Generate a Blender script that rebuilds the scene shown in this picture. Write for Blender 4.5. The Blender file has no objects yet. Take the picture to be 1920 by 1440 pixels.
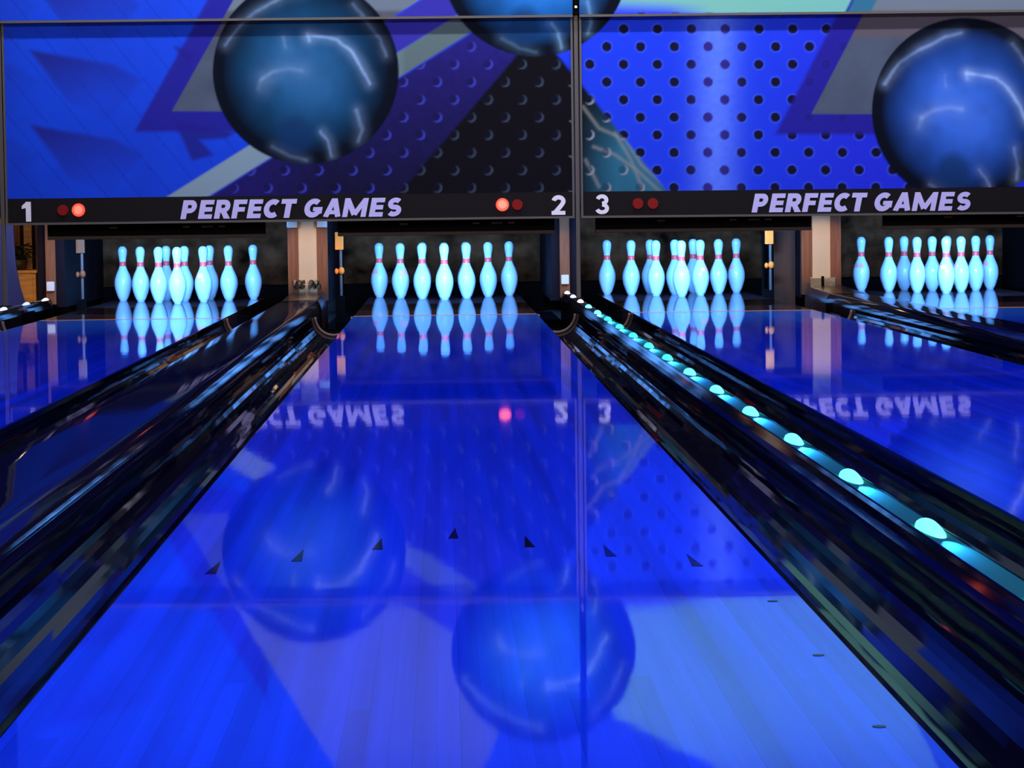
import bpy, bmesh, math, random
import numpy as np
from mathutils import Matrix, Vector
random.seed(7)
sc = bpy.context.scene
C = sc.collection
PI = math.pi

# ------------------------------------------------------------------ measures
L = [-1.798, 0.0, 1.604, 3.402]            # lane centre lines
HW = 0.527                                  # half a lane
GW = 0.235                                  # gutter width
Y0, YD, YE = 0.35, 15.95, 19.60             # foul line, start and end of the pin deck
HEAD = 18.64                                # head pin
MY = 16.60                                  # face of the masking units
KY = 18.10                                  # front of the kickback columns
FLOOR = -0.15

# ------------------------------------------------------------------ helpers
def srgb(r, g, b):
    def f(c):
        c /= 255.0
        return c / 12.92 if c <= 0.04045 else ((c + 0.055) / 1.055) ** 2.4
    return (f(r), f(g), f(b))

def new_mat(name):
    m = bpy.data.materials.new(name); m.use_nodes = True
    nt = m.node_tree
    return m, nt, nt.nodes['Principled BSDF']

def mat(name, col, rough=0.5, metal=0.0, spec=0.5, emit=None, estr=0.0, coat=0.0, vary=0.0, vscale=(20, 20, 20), bump=0.0, bscale=(8, 8, 8), transmission=0.0):
    m, nt, b = new_mat(name)
    b.inputs['Base Color'].default_value = (*col, 1)
    b.inputs['Roughness'].default_value = rough
    b.inputs['Metallic'].default_value = metal
    b.inputs['Specular IOR Level'].default_value = spec
    b.inputs['Coat Weight'].default_value = coat
    b.inputs['Coat Roughness'].default_value = 0.04
    if emit:
        b.inputs['Emission Color'].default_value = (*emit, 1)
        b.inputs['Emission Strength'].default_value = estr
    def coords(scale):
        tc = nt.nodes.new('ShaderNodeTexCoord'); mp = nt.nodes.new('ShaderNodeMapping')
        mp.inputs['Scale'].default_value = scale
        nt.links.new(tc.outputs['Object'], mp.inputs['Vector'])
        return mp.outputs['Vector']
    if vary:
        n = nt.nodes.new('ShaderNodeTexNoise'); n.inputs['Scale'].default_value = 1.0; n.inputs['Detail'].default_value = 5
        nt.links.new(coords(vscale), n.inputs['Vector'])
        r = nt.nodes.new('ShaderNodeMapRange')
        r.inputs['From Min'].default_value = 0.3; r.inputs['From Max'].default_value = 0.7
        r.inputs['To Min'].default_value = 1 - vary; r.inputs['To Max'].default_value = 1 + vary
        nt.links.new(n.outputs['Fac'], r.inputs['Value'])
        x = nt.nodes.new('ShaderNodeVectorMath'); x.operation = 'SCALE'
        x.inputs[0].default_value = col
        nt.links.new(r.outputs['Result'], x.inputs['Scale'])
        nt.links.new(x.outputs['Vector'], b.inputs['Base Color'])
    if bump:
        n = nt.nodes.new('ShaderNodeTexNoise'); n.inputs['Scale'].default_value = 1.0; n.inputs['Detail'].default_value = 2
        nt.links.new(coords(bscale), n.inputs['Vector'])
        u = nt.nodes.new('ShaderNodeBump'); u.inputs['Strength'].default_value = 1.0; u.inputs['Distance'].default_value = bump
        nt.links.new(n.outputs['Fac'], u.inputs['Height'])
        nt.links.new(u.outputs['Normal'], b.inputs['Normal'])
        nt.links.new(u.outputs['Normal'], b.inputs['Coat Normal'])
    return m

def obj(name, bm, material, parent=None, smooth=False):
    me = bpy.data.meshes.new(name)
    bmesh.ops.recalc_face_normals(bm, faces=bm.faces)
    bm.to_mesh(me); bm.free()
    if material: me.materials.append(material)
    if smooth:
        for pl in me.polygons: pl.use_smooth = True
    o = bpy.data.objects.new(name, me); C.objects.link(o)
    if parent: o.parent = parent
    return o

def tag(o, label=None, cat=None, group=None, kind=None):
    if label: o['label'] = label
    if cat: o['category'] = cat
    if group: o['group'] = group
    if kind: o['kind'] = kind
    return o

def thing(name, label, cat, loc=(0, 0, 0), rz=0.0, group=None):
    o = bpy.data.objects.new(name, None); C.objects.link(o)
    o.empty_display_size = 0.05
    o.location = loc; o.rotation_euler = (0, 0, rz)
    return tag(o, label, cat, group)

def copy_tree(o, parent=None):
    c = o.copy(); C.objects.link(c)
    if parent: c.parent = parent
    for ch in o.children: copy_tree(ch, c)
    return c

def box(bm, x0, x1, y0, y1, z0, z1, bevel=0.0):
    r = bmesh.ops.create_cube(bm, size=1.0, matrix=Matrix.Translation(((x0+x1)/2, (y0+y1)/2, (z0+z1)/2)) @ Matrix.Diagonal((x1-x0, y1-y0, z1-z0, 1)))
    if bevel:
        es = {e for v in r['verts'] for e in v.link_edges}
        bmesh.ops.bevel(bm, geom=list(es), offset=bevel, segments=2, affect='EDGES', profile=0.6)
    return bm

def bx(*a, bevel=0.0):
    return box(bmesh.new(), *a, bevel=bevel)

def cyl(bm, p0, p1, r0, r1=None, seg=16, cap=True):
    p0, p1 = Vector(p0), Vector(p1); r1 = r0 if r1 is None else r1
    d = (p1 - p0); q = d.to_track_quat('Z', 'Y').to_matrix().to_4x4()
    bmesh.ops.create_cone(bm, cap_ends=cap, cap_tris=False, segments=seg, radius1=r0, radius2=r1, depth=d.length,
                          matrix=Matrix.Translation((p0 + p1) / 2) @ q)
    return bm

def ball(bm, c, r, sx=1, sy=1, sz=1, seg=16, rings=10):
    bmesh.ops.create_uvsphere(bm, u_segments=seg, v_segments=rings, radius=1.0,
                              matrix=Matrix.Translation(c) @ Matrix.Diagonal((r*sx, r*sy, r*sz, 1)))
    return bm

def lathe(bm, prof, seg=32, a0=0.0, a1=2*PI):
    full = abs(a1 - a0 - 2*PI) < 1e-6
    n = seg if full else seg + 1
    rows = []
    for r, z in prof:
        if r < 1e-6: rows.append([bm.verts.new((0, 0, z))]); continue
        rows.append([bm.verts.new((r*math.cos(a0+(a1-a0)*i/seg), r*math.sin(a0+(a1-a0)*i/seg), z)) for i in range(n)])
    for A, B in zip(rows, rows[1:]):
        for i in range(seg):
            j = (i+1) % n
            if len(A) == 1 and len(B) == 1: continue
            if len(A) == 1: bm.faces.new((A[0], B[j], B[i]))
            elif len(B) == 1: bm.faces.new((A[i], A[j], B[0]))
            else: bm.faces.new((A[i], A[j], B[j], B[i]))
    return bm

def extrude_y(prof, y0, y1, steps=1, closed=True):
    """a cross-section in X,Z drawn out along Y"""
    bm = bmesh.new()
    ys = [y0, y0+0.004] + [y0 + (y1-y0)*i/steps for i in range(1, steps)] + [y1-0.004, y1]
    rows = [[bm.verts.new((x, y, z)) for x, z in prof] for y in ys]
    n = len(prof)
    for A, B in zip(rows, rows[1:]):
        for i in range(n if closed else n-1):
            j = (i+1) % n
            bm.faces.new((A[i], A[j], B[j], B[i]))
    if closed:
        bm.faces.new(rows[0]); bm.faces.new(rows[-1])
    return bm

def interp(pts, n=6):
    """Catmull-Rom through (r,z) points"""
    out = []
    P = [pts[0]] + list(pts) + [pts[-1]]
    for i in range(1, len(P)-2):
        p0, p1, p2, p3 = P[i-1:i+3]
        for k in range(n):
            t = k/n
            out.append(tuple(0.5*((2*p1[a]) + (-p0[a]+p2[a])*t + (2*p0[a]-5*p1[a]+4*p2[a]-p3[a])*t*t + (-p0[a]+3*p1[a]-3*p2[a]+p3[a])*t**3) for a in (0, 1)))
    out.append(tuple(pts[-1]))
    return out

# ------------------------------------------------------------------ materials
def lane_material(name, base, board_dark, ripple=1.6e-4):
    m, nt, b = new_mat(name)
    N = nt.nodes.new; Lk = nt.links.new
    tc = N('ShaderNodeTexCoord'); sep = N('ShaderNodeSeparateXYZ'); Lk(tc.outputs['Object'], sep.inputs[0])
    def math_(op, a, bv=None):
        n = N('ShaderNodeMath'); n.operation = op
        if isinstance(a, (int, float)): n.inputs[0].default_value = a
        else: Lk(a, n.inputs[0])
        if bv is not None:
            if isinstance(bv, (int, float)): n.inputs[1].default_value = bv
            else: Lk(bv, n.inputs[1])
        return n.outputs[0]
    bi = math_('DIVIDE', sep.outputs['X'], 1.0541/39)
    fl = math_('FLOOR', bi); fr = math_('FRACT', bi)
    # planks run along the lane in lengths that are staggered from board to board
    wn0 = N('ShaderNodeTexWhiteNoise'); wn0.noise_dimensions = '1D'; Lk(fl, wn0.inputs['W'])
    yo = math_('ADD', math_('DIVIDE', sep.outputs['Y'], 3.1), math_('MULTIPLY', wn0.outputs['Value'], 9.0))
    yf = math_('FLOOR', yo)
    wn = N('ShaderNodeTexWhiteNoise'); wn.noise_dimensions = '2D'
    cb = N('ShaderNodeCombineXYZ'); Lk(fl, cb.inputs[0]); Lk(yf, cb.inputs[1]); Lk(cb.outputs[0], wn.inputs['Vector'])
    seam = math_('LESS_THAN', fr, 0.05)
    mp = N('ShaderNodeMapping'); mp.inputs['Scale'].default_value = (22, 0.35, 1); Lk(tc.outputs['Object'], mp.inputs['Vector'])
    gn = N('ShaderNodeTexNoise'); gn.inputs['Scale'].default_value = 1; gn.inputs['Detail'].default_value = 4; Lk(mp.outputs[0], gn.inputs['Vector'])
    k = math_('ADD', math_('MULTIPLY', wn.outputs['Value'], 0.22), math_('MULTIPLY', gn.outputs['Fac'], 1.1))
    k = math_('SUBTRACT', math_('ADD', k, 0.33), math_('MULTIPLY', seam, 0.16))
    sc_ = N('ShaderNodeVectorMath'); sc_.operation = 'SCALE'; sc_.inputs[0].default_value = base
    Lk(k, sc_.inputs['Scale']); Lk(sc_.outputs['Vector'], b.inputs['Base Color'])
    b.inputs['Roughness'].default_value = 0.22
    b.inputs['Specular IOR Level'].default_value = 0.0
    b.inputs['Coat Weight'].default_value = 0.78
    b.inputs['Coat Roughness'].default_value = 0.028
    b.inputs['Coat IOR'].default_value = 1.22
    mp2 = N('ShaderNodeMapping'); mp2.inputs['Scale'].default_value = (2.0, 3.6, 1); Lk(tc.outputs['Object'], mp2.inputs['Vector'])
    rn = N('ShaderNodeTexNoise'); rn.inputs['Scale'].default_value = 1; rn.inputs['Detail'].default_value = 3; Lk(mp2.outputs[0], rn.inputs['Vector'])
    bp = N('ShaderNodeBump'); bp.inputs['Strength'].default_value = 1.0; bp.inputs['Distance'].default_value = ripple
    Lk(rn.outputs['Fac'], bp.inputs['Height'])
    Lk(bp.outputs['Normal'], b.inputs['Normal']); Lk(bp.outputs['Normal'], b.inputs['Coat Normal'])
    return m

M = {}
M['lane'] = lane_material('blue_lane_boards', (0.026, 0.15, 0.72), 0.2)  # maple lane; the blue of the black lights is put into its base colour
M['deck'] = lane_material('dark_pin_deck', (0.045, 0.026, 0.035), 0.2, 3e-5)
M['approach'] = mat('approach_maple', (0.12, 0.10, 0.10), 0.25, vary=0.2, vscale=(30, 1, 1))
M['gutter'] = mat('black_gutter_plastic', (0.006, 0.006, 0.008), 0.3, spec=0.0, coat=0.42, bump=0.004, bscale=(3.5, 1.1, 3.5))
M['gutter_lip'] = mat('tan_gutter_rim', (0.20, 0.12, 0.08), 0.4)
M['joint'] = mat('tan_joint_strip', (0.62, 0.26, 0.10), 0.5, spec=0.0, coat=0.4)  # tan strip standing in for an orange reflection before the pin deck
M['cap'] = mat('charcoal_capping', (0.022, 0.018, 0.022), 0.5, spec=0.0, coat=0.35, bump=0.0001, bscale=(30, 8, 30))
M['cap_edge'] = mat('black_capping_edge', (0.010, 0.010, 0.014), 0.3, spec=0.0, coat=0.4)
M['strip'] = mat('smoked_strip_plastic', (0.06, 0.42, 0.11), 0.7, spec=0.05)
M['strip_dark'] = mat('dark_strip_plastic', (0.02, 0.02, 0.025), 0.5, spec=0.1)
M['led'] = mat('cyan_led_lens', (0.6, 0.9, 0.9), 0.25, emit=(0.07, 0.66, 0.78), estr=3.0)
M['led_white'] = mat('white_led_lens', (0.9, 0.9, 0.9), 0.25, emit=(0.85, 0.80, 0.95), estr=1.6)
M['led_blue'] = mat('blue_led_lens', (0.5, 0.6, 0.9), 0.25, emit=(0.30, 0.45, 1.0), estr=2.0)
M['led_teal'] = mat('teal_led_lens', (0.5, 0.9, 0.8), 0.25, emit=(0.03, 0.55, 0.42), estr=2.0)
M['led_core'] = mat('white_hot_led', (0.9, 1, 1), 0.25, emit=(0.55, 1.0, 0.95), estr=3.0)
M['floor'] = mat('subfloor', (0.01, 0.01, 0.012), 0.8)
M['wall'] = mat('dark_wall_paint', (0.02, 0.02, 0.03), 0.8)
M['ceiling'] = mat('black_ceiling', (0.01, 0.01, 0.014), 0.9)
M['alu'] = mat('aluminium_rail', (0.10, 0.09, 0.08), 0.5, metal=0.2)
M['band'] = mat('black_sign_band', (0.006, 0.005, 0.006), 0.6, spec=0.15)
M['letter'] = mat('lavender_lettering', (0.64, 0.60, 1.0), 0.6, spec=0.2)
M['digit'] = mat('white_lettering', (0.95, 0.92, 1.0), 0.6, spec=0.2)
M['red_on'] = mat('red_light_on', (0.8, 0.05, 0.03), 0.3, emit=(1.0, 0.06, 0.035), estr=1.4)
M['red_core'] = mat('red_lamp_core', (0.9, 0.3, 0.2), 0.3, emit=(1.0, 0.11, 0.06), estr=1.5)
M['red_off'] = mat('red_light_off', (0.26, 0.006, 0.006), 0.5, spec=0.15)
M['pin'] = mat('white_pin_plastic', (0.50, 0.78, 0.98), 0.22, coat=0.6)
M['pin_red'] = mat('pin_red_band', (1.0, 0.11, 0.11), 0.35)
M['pin_pink'] = mat('pin_pink_emblem', (1.0, 0.42, 0.42), 0.35)
M['wood'] = mat('brown_wood_trim', (0.21, 0.072, 0.028), 0.5, spec=0.2, vary=0.25, vscale=(60, 60, 4))
M['wood_dark'] = mat('dark_wood_board', (0.05, 0.016, 0.005), 0.6, spec=0.2, vary=0.3, vscale=(60, 60, 4))
M['beige'] = mat('beige_column_panel', (0.64, 0.46, 0.25), 0.5, vary=0.05, vscale=(6, 6, 6))
M['block'] = mat('white_plastic_block', (0.72, 0.70, 0.62), 0.4)
M['chrome'] = mat('chrome', (0.55, 0.53, 0.48), 0.18, metal=1.0)
M['dark'] = mat('dark_machine_metal', (0.008, 0.008, 0.008), 0.8, spec=0.1)
M['black'] = mat('black_rubber', (0.003, 0.002, 0.002), 0.8, spec=0.05)
M['hood'] = mat('grey_steel', (0.16, 0.15, 0.15), 0.6, spec=0.2)
M['curtain'] = mat('mottled_grey_curtain', (0.085, 0.034, 0.014), 0.9, spec=0.05, vary=0.9, vscale=(5, 5, 7))
M['orange'] = mat('orange_painted_metal', (1.0, 0.24, 0.025), 0.45, spec=0.2)  # warm light on the machine parts put into the base colour
M['gold'] = mat('honey_wood', (0.62, 0.30, 0.075), 0.5, vary=0.25, vscale=(5, 5, 40))
M['leaf'] = mat('dark_leaf', (0.03, 0.04, 0.015), 0.5)
M['pot'] = mat('dark_pot', (0.05, 0.03, 0.02), 0.5)
M['bluepanel'] = mat('blue_painted_board', (0.05, 0.10, 0.75), 0.4)  # blue light falling on the board put into its base colour
M['kick'] = mat('dark_blue_laminate', (0.006, 0.003, 0.006), 0.7, spec=0.1)
M['arrow'] = mat('dark_arrow_inlay', (0.004, 0.004, 0.03), 0.3, spec=0.0, coat=0.4)
M['pole'] = mat('grey_pole', (0.09, 0.08, 0.077), 0.5, metal=0.2)

# ------------------------------------------------------------------ the hall
def struct(name, bm, m):
    return tag(obj(name, bm, m), kind='structure')
XL, XR = -3.30, 5.40
struct('floor', bx(XL-.1, XR+.1, Y0, 21.0, FLOOR-0.1, FLOOR), M['floor'])
struct('floor_approach', bx(XL-.1, XR+.1, -5.0, Y0, FLOOR-0.1, 0.0), M['approach'])
struct('ceiling', bx(XL-.1, XR+.1, -5.0, 21.0, 3.30, 3.40), M['ceiling'])
struct('wall_left', bx(XL-.1, XL, -5.0, 21.0, FLOOR, 3.30), M['wall'])
struct('wall_right', bx(XR, XR+.1, -5.0, 21.0, FLOOR, 3.30), M['wall'])
struct('wall_back', bx(XL-.1, XR+.1, 21.0, 21.1, FLOOR-0.1, 3.40), M['wall'])
struct('wall_front', bx(XL-.1, XR+.1, -5.1, -5.0, FLOOR-0.1, 3.40), M['wall'])

# ------------------------------------------------------------------ lanes
LN = ['leftmost lane, under the sign numeral 1', 'middle lane in front of the viewer, under the sign numeral 2',
      'lane right of the cyan light strip, under the sign numeral 3', 'rightmost lane']
SHORT = ['leftmost lane', 'middle lane under numeral 2', 'lane under numeral 3', 'rightmost lane']
ARROWS = []
def arrow_bm(x, y, flip):
    bm = bmesh.new()
    pts = [(-0.0095, -0.085), (0.0095, -0.085), (-0.004 if flip else 0.004, 0.085)]
    lo = [bm.verts.new((x+a, y+b, 0.0)) for a, b in pts]; hi = [bm.verts.new((x+a, y+b, 0.0006)) for a, b in pts]
    bm.faces.new(hi); bm.faces.new(lo[::-1])
    for i in range(3): bm.faces.new((lo[i], lo[(i+1) % 3], hi[(i+1) % 3], hi[i]))
    return bm
LANE_LABEL = ['glossy blue bowling lane at far left with pins under the numeral 1',
              'glossy blue bowling lane filling the middle foreground with a row of dark arrows',
              'glossy blue bowling lane just right of the strip of cyan lights',
              'glossy blue bowling lane at far right, only its far end in view']
for i, x in enumerate(L):
    t = thing('bowling_lane', LANE_LABEL[i], 'bowling lane', (x, 0, 0), group='bowling lanes')
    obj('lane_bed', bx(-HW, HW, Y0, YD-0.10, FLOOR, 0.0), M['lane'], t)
    obj('pin_deck', bx(-HW, HW, YD, YE, FLOOR, 0.0), M['deck'], t)['label'] = 'dark brown pin deck'
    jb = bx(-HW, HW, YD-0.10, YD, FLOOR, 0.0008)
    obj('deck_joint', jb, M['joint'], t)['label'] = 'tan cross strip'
    if i == 1:
        for k in range(-3, 4):
            obj('arrow_marker', arrow_bm(k*0.1351, 5.09-abs(k)*0.148, k > 0), M['arrow'], t)
        for y in (4.14, 3.63, 3.12):
            for sgn in (1,):
                b_ = bmesh.new(); cyl(b_, (sgn*0.48, y, 0.0), (sgn*0.48, y, 0.0006), 0.008, seg=14)
                obj('guide_dot', b_, M['arrow'], t)

# gutters
def gutter_profile():
    r = 0.113; top = -0.004
    inner = []
    for k in range(25):
        a = PI + PI*k/24
        inner.append((r*math.cos(a), top + (r*1.0)*math.sin(a)))
    return [(-GW/2+0.001, top)] + inner + [(GW/2-0.001, top), (GW/2-0.001, FLOOR), (-GW/2+0.001, FLOOR)]
def flat_profile():
    w = GW/2 - 0.001
    return [(-w, -0.125), (w, -0.125), (w, FLOOR), (-w, FLOOR)]
def lip_bm():
    r = 0.113; bm = bmesh.new()
    ring = []
    for rr, yy in ((r-0.001, YD-0.03), (r-0.014, YD-0.03), (r-0.014, YD+0.004), (r-0.001, YD+0.004)):
        ring.append([bm.verts.new((rr*math.cos(PI+PI*k/24), yy, -0.004+rr*math.sin(PI+PI*k/24))) for k in range(25)])
    for a in range(4):
        A, B = ring[a], ring[(a+1) % 4]
        for k in range(24): bm.faces.new((A[k], A[k+1], B[k+1], B[k]))
    bm.faces.new([r_[0] for r_ in ring]); bm.faces.new([r_[-1] for r_ in ring])
    return bm
gut = None
GL = [['black gutter along the left side of the leftmost lane', 'black gutter along the right side of the leftmost lane'],
      ['black gutter on the left of the middle foreground lane', 'wide glossy black gutter between the middle foreground lane and the cyan lights'],
      ['black gutter between the cyan lights and the lane under numeral 3', 'black gutter on the right of the lane under numeral 3'],
      ['black gutter on the left of the rightmost lane', 'black gutter on the right of the rightmost lane']]
for i, x in enumerate(L):
    for s in (-1, 1):
        cx = x + s*(HW + GW/2)
        if gut is None:
            gut = thing('gutter', '', 'gutter')
            obj('trough', extrude_y(gutter_profile(), Y0, YD, 60), M['gutter'], gut, smooth=False)
            obj('flat_gutter', extrude_y(flat_profile(), YD+0.006, YE), M['gutter'], gut)
            obj('end_ring', lip_bm(), M['gutter_lip'], gut, smooth=True)['label'] = 'tan curved rim'
            me = gut.children[0].data
            for pl in me.polygons: pl.use_smooth = len(pl.vertices) == 4
            g = gut
        else:
            g = copy_tree(gut)
        g.location = (cx, 0, 0)
        tag(g, GL[i][0 if s < 0 else 1], 'gutter', 'lane gutters')

# wide cappings between lanes of a pair
def cap_profile(hw):
    # steep, slightly rounded sides leaning inwards, flat top
    p = [(-hw+0.002, FLOOR), (-hw+0.002, -0.004)]
    a, x, z = 80.0, -hw+0.002, -0.004
    while a > 52:
        x += 0.0085*math.cos(math.radians(a)); z += 0.0085*math.sin(math.radians(a)); a -= 4.0; p.append((x, z))
    while a > 4:
        x += 0.0022*math.cos(math.radians(a)); z += 0.0022*math.sin(math.radians(a)); a -= 8.0; p.append((x, z))
    return p + [(-hw*.4, z+.0004), (0, z+.0006), (hw*.4, z+.0004)] + [(-x_, z_) for x_, z_ in p[::-1]]
CAPX = [(-0.899, 'wide charcoal capping between the leftmost lane and the middle lane'),
        (2.503, 'wide dark capping left of the rightmost lane')]
for x, lab in CAPX:
    t = thing('lane_capping', lab, 'lane divider', (x, 0, 0), group='wide lane cappings')
    o = obj('capping', extrude_y(cap_profile(0.137), Y0, 17.10, 24), M['cap'], t)
    for pl in o.data.polygons: pl.use_smooth = len(pl.vertices) == 4
    # the brown raised end piece in front of the column
    bm = bmesh.new()
    prof = cap_profile(0.136)
    rows = []
    for y, dz in ((17.10, 0.001), (17.45, 0.008), (KY-0.002, 0.022)):
        rows.append([bm.verts.new((a, y, zz + (dz if zz > 0 else 0))) for a, zz in prof])
    for A, B in zip(rows, rows[1:]):
        for k in range(len(prof)):
            j = (k+1) % len(prof); bm.faces.new((A[k], A[j], B[j], B[k]))
    bm.faces.new(rows[0]); bm.faces.new(rows[-1])
    obj('end_piece', bm, mat('brown_end_piece', (0.14, 0.075, 0.05), 0.25), t)['label'] = 'brown end piece'

# narrow dividers with the light strip
def div_profile():
    h = 0.040
    return [(-h, FLOOR), (-h, 0.0), (-h+0.0025, 0.014), (-h+0.0068, 0.028), (-h+0.0125, 0.041), (-h+0.0155, 0.049), (-0.0235, 0.0525), (-0.0225, 0.047),
            (0.0225, 0.047), (0.0235, 0.0525), (h-0.0155, 0.049), (h-0.0125, 0.041), (h-0.0068, 0.028), (h-0.0025, 0.014), (h, 0.0), (h, FLOOR)]
def dome_bm(y):
    bm = bmesh.new(); ball(bm, (0, 0, 0), 1.0, 0.0185, 0.075, 0.017, 24, 16)
    bmesh.ops.bisect_plane(bm, geom=bm.verts[:]+bm.edges[:]+bm.faces[:], plane_co=(0, 0, 0), plane_no=(0, 0, -1), clear_outer=True)
    for v in bm.verts:                                       # the lens tapers off towards the bowler
        if v.co.y < 0:
            q = -v.co.y/0.075; v.co.y *= 1.9; v.co.z *= (1-0.35*q)
    bmesh.ops.translate(bm, verts=bm.verts[:], vec=(0, y, 0.0497))
    return bm
LED_W = 22.0
DIV = [(-2.600, 'narrow black lane divider with small white and blue lights at far left'),
       (0.8015, 'narrow black lane divider carrying the line of cyan lights'),
       (4.205, 'narrow black lane divider right of the rightmost lane')]
for n, (x, lab) in enumerate(DIV):
    t = thing('lane_divider', lab, 'lane divider', (x, 0, 0), group='narrow lane dividers')
    obj('divider_body', extrude_y(div_profile(), Y0, KY+0.02), M['cap_edge'], t)
    ys_ = 14.0 if n == 1 else Y0+0.02
    if n == 1: obj('light_channel', bx(-0.0220, 0.0220, Y0+0.01, ys_, 0.045, 0.0500), M['strip'], t)['label'] = 'strip lit by the cyan lights'
    obj('channel_end', bx(-0.0220, 0.0220, ys_, KY+0.01, 0.045, 0.0500), M['strip_dark'], t)
    for k in range(17):
        y = min(3.72 + 0.90*k, KY-0.06)
        far = y > 15.8
        m_ = M['led_white'] if (far and n == 1) else M['led']
        if n == 1 and 7 <= k <= 11: m_ = M['led_teal']
        if n != 1: m_ = M['led_blue'] if k % 2 else M['led_white']
        o = obj('light_lens', dome_bm(y), m_, t, smooth=True)
        if n == 1 and k < 13:
            l = bpy.data.lights.new('strip_led', 'SPOT'); l.energy = LED_W; l.color = (0.02, 0.30, 0.95) if k < 7 else (0.02, 0.32, 0.55); l.shadow_soft_size = 0.005
            l.spot_size = math.radians(16); l.spot_blend = 1.0
            lo = bpy.data.objects.new('strip_led', l); C.objects.link(lo); lo.location = (x, y-0.105, 0.0720); lo.rotation_euler = (math.radians(82), 0, PI)

# ------------------------------------------------------------------ pins
IN = 0.0254
PROF = interp([(1.0*IN, 0), (1.06*IN, 0.2*IN), (1.414*IN, 0.75*IN), (1.953*IN, 2.25*IN), (2.255*IN, 3.375*IN), (2.383*IN, 4.5*IN), (2.28*IN, 5.875*IN),
        (1.85*IN, 7.25*IN), (1.236*IN, 8.625*IN), (0.982*IN, 9.375*IN), (0.898*IN, 10.0*IN), (0.935*IN, 10.875*IN), (1.047*IN, 11.75*IN),
        (1.203*IN, 12.625*IN), (1.273*IN, 13.5*IN), (1.18*IN, 14.2*IN), (0.80*IN, 14.75*IN), (0.40*IN, 14.95*IN), (0.0, 15.0*IN)], 4)
def pin_r(z):
    for (r0, z0), (r1, z1) in zip(PROF, PROF[1:]):
        if z0 <= z <= z1: return r0 + (r1-r0)*(z-z0)/max(z1-z0, 1e-9)
    return 0.0
def make_pin():
    t = thing('bowling_pin', '', 'bowling pin')
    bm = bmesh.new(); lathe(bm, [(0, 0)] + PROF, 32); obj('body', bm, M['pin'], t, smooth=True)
    bm = bmesh.new()
    zs = [0.2415 + 0.031*k/6 for k in range(7)]
    lathe(bm, [(pin_r(zs[0])-0.001, zs[0])] + [(pin_r(z)+0.0007, z) for z in zs] + [(pin_r(zs[-1])-0.001, zs[-1])], 32)
    obj('neck_band', bm, M['pin_red'], t, smooth=True)['label'] = 'red neck band'
    bm = bmesh.new()
    # crown-shaped emblem wrapped on the shoulder: three points on a base
    n = 18; top = []; bot = []
    for k in range(n+1):
        a = -0.62 + 1.24*k/n
        zt = 0.176 + 0.020*(0.35 + 0.65*abs(math.cos(1.5*PI*k/n)))
        top.append(bm.verts.new(((pin_r(zt)+0.0008)*math.cos(a), (pin_r(zt)+0.0008)*math.sin(a), zt)))
        bot.append(bm.verts.new(((pin_r(0.165)+0.0008)*math.cos(a), (pin_r(0.165)+0.0008)*math.sin(a), 0.165)))
    for k in range(n): bm.faces.new((bot[k], bot[k+1], top[k+1], top[k]))
    obj('emblem', bm, M['pin_pink'], t, smooth=True)['label'] = 'pink printed emblem'
    return t
RACK = [(1, 0, 0), (2, -.5, 1), (3, .5, 1), (4, -1, 2), (5, 0, 2), (6, 1, 2), (7, -1.5, 3), (8, -.5, 3), (9, .5, 3), (10, 1.5, 3)]
PINPOS = {1: 'head pin standing nearest', 2: 'pin just left behind the head pin', 3: 'pin just right behind the head pin',
          4: 'left pin of the third row', 5: 'pin straight behind the head pin', 6: 'right pin of the third row',
          7: 'far left corner pin', 8: 'second pin from left in the back row', 9: 'second pin from right in the back row', 10: 'far right corner pin'}
RACKN = ['on the leftmost lane', 'on the middle lane under numeral 2', 'on the lane under numeral 3', 'on the rightmost lane']
EMB = {1: None}
proto = None
for i, x in enumerate(L):
    for num, c, row in RACK:
        if proto is None: proto = p = make_pin()
        else: p = copy_tree(proto)
        p.location = (x + c*0.3048, HEAD + row*0.3048*math.sqrt(3)/2, 0.0003)
        p.rotation_euler = (0, 0, random.uniform(0, 2*PI))
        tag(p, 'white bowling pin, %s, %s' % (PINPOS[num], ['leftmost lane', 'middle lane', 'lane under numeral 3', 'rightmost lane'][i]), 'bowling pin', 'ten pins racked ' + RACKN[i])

# ------------------------------------------------------------------ lettering
def stroke(pts, t):
    """flat ribbon of width t along a polyline: list of quads"""
    P = [Vector(p) for p in pts]; n = len(P); Lf, Rt = [], []
    for i in range(n):
        if i == 0: d = (P[1]-P[0]).normalized(); nn = Vector((-d.y, d.x)); s = 1
        elif i == n-1: d = (P[-1]-P[-2]).normalized(); nn = Vector((-d.y, d.x)); s = 1
        else:
            a = (P[i]-P[i-1]).normalized(); b = (P[i+1]-P[i]).normalized()
            na, nb = Vector((-a.y, a.x)), Vector((-b.y, b.x)); nn = (na+nb)
            nn = nn.normalized() if nn.length > 1e-6 else na
            s = 1/max(0.5, nn.dot(na))
        Lf.append(P[i] + nn*t/2*s); Rt.append(P[i] - nn*t/2*s)
    return [[Lf[i], Rt[i], Rt[i+1], Lf[i+1]] for i in range(n-1)]
def rect(x0, y0, x1, y1): return [[Vector((x0, y0)), Vector((x1, y0)), Vector((x1, y1)), Vector((x0, y1))]]
def arc(cx, cy, rx, ry, a0, a1, n=14):
    return [(cx+rx*math.cos(math.radians(a0+(a1-a0)*k/n)), cy+ry*math.sin(math.radians(a0+(a1-a0)*k/n))) for k in range(n+1)]
T = 0.29
def g_P(): return rect(0, 0, T, 1) + stroke([(T*.5, .875), (.40, .875)] + arc(.42, .655, .21, .22, 90, -90, 10) + [(T*.5, .435)], .26)
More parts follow.
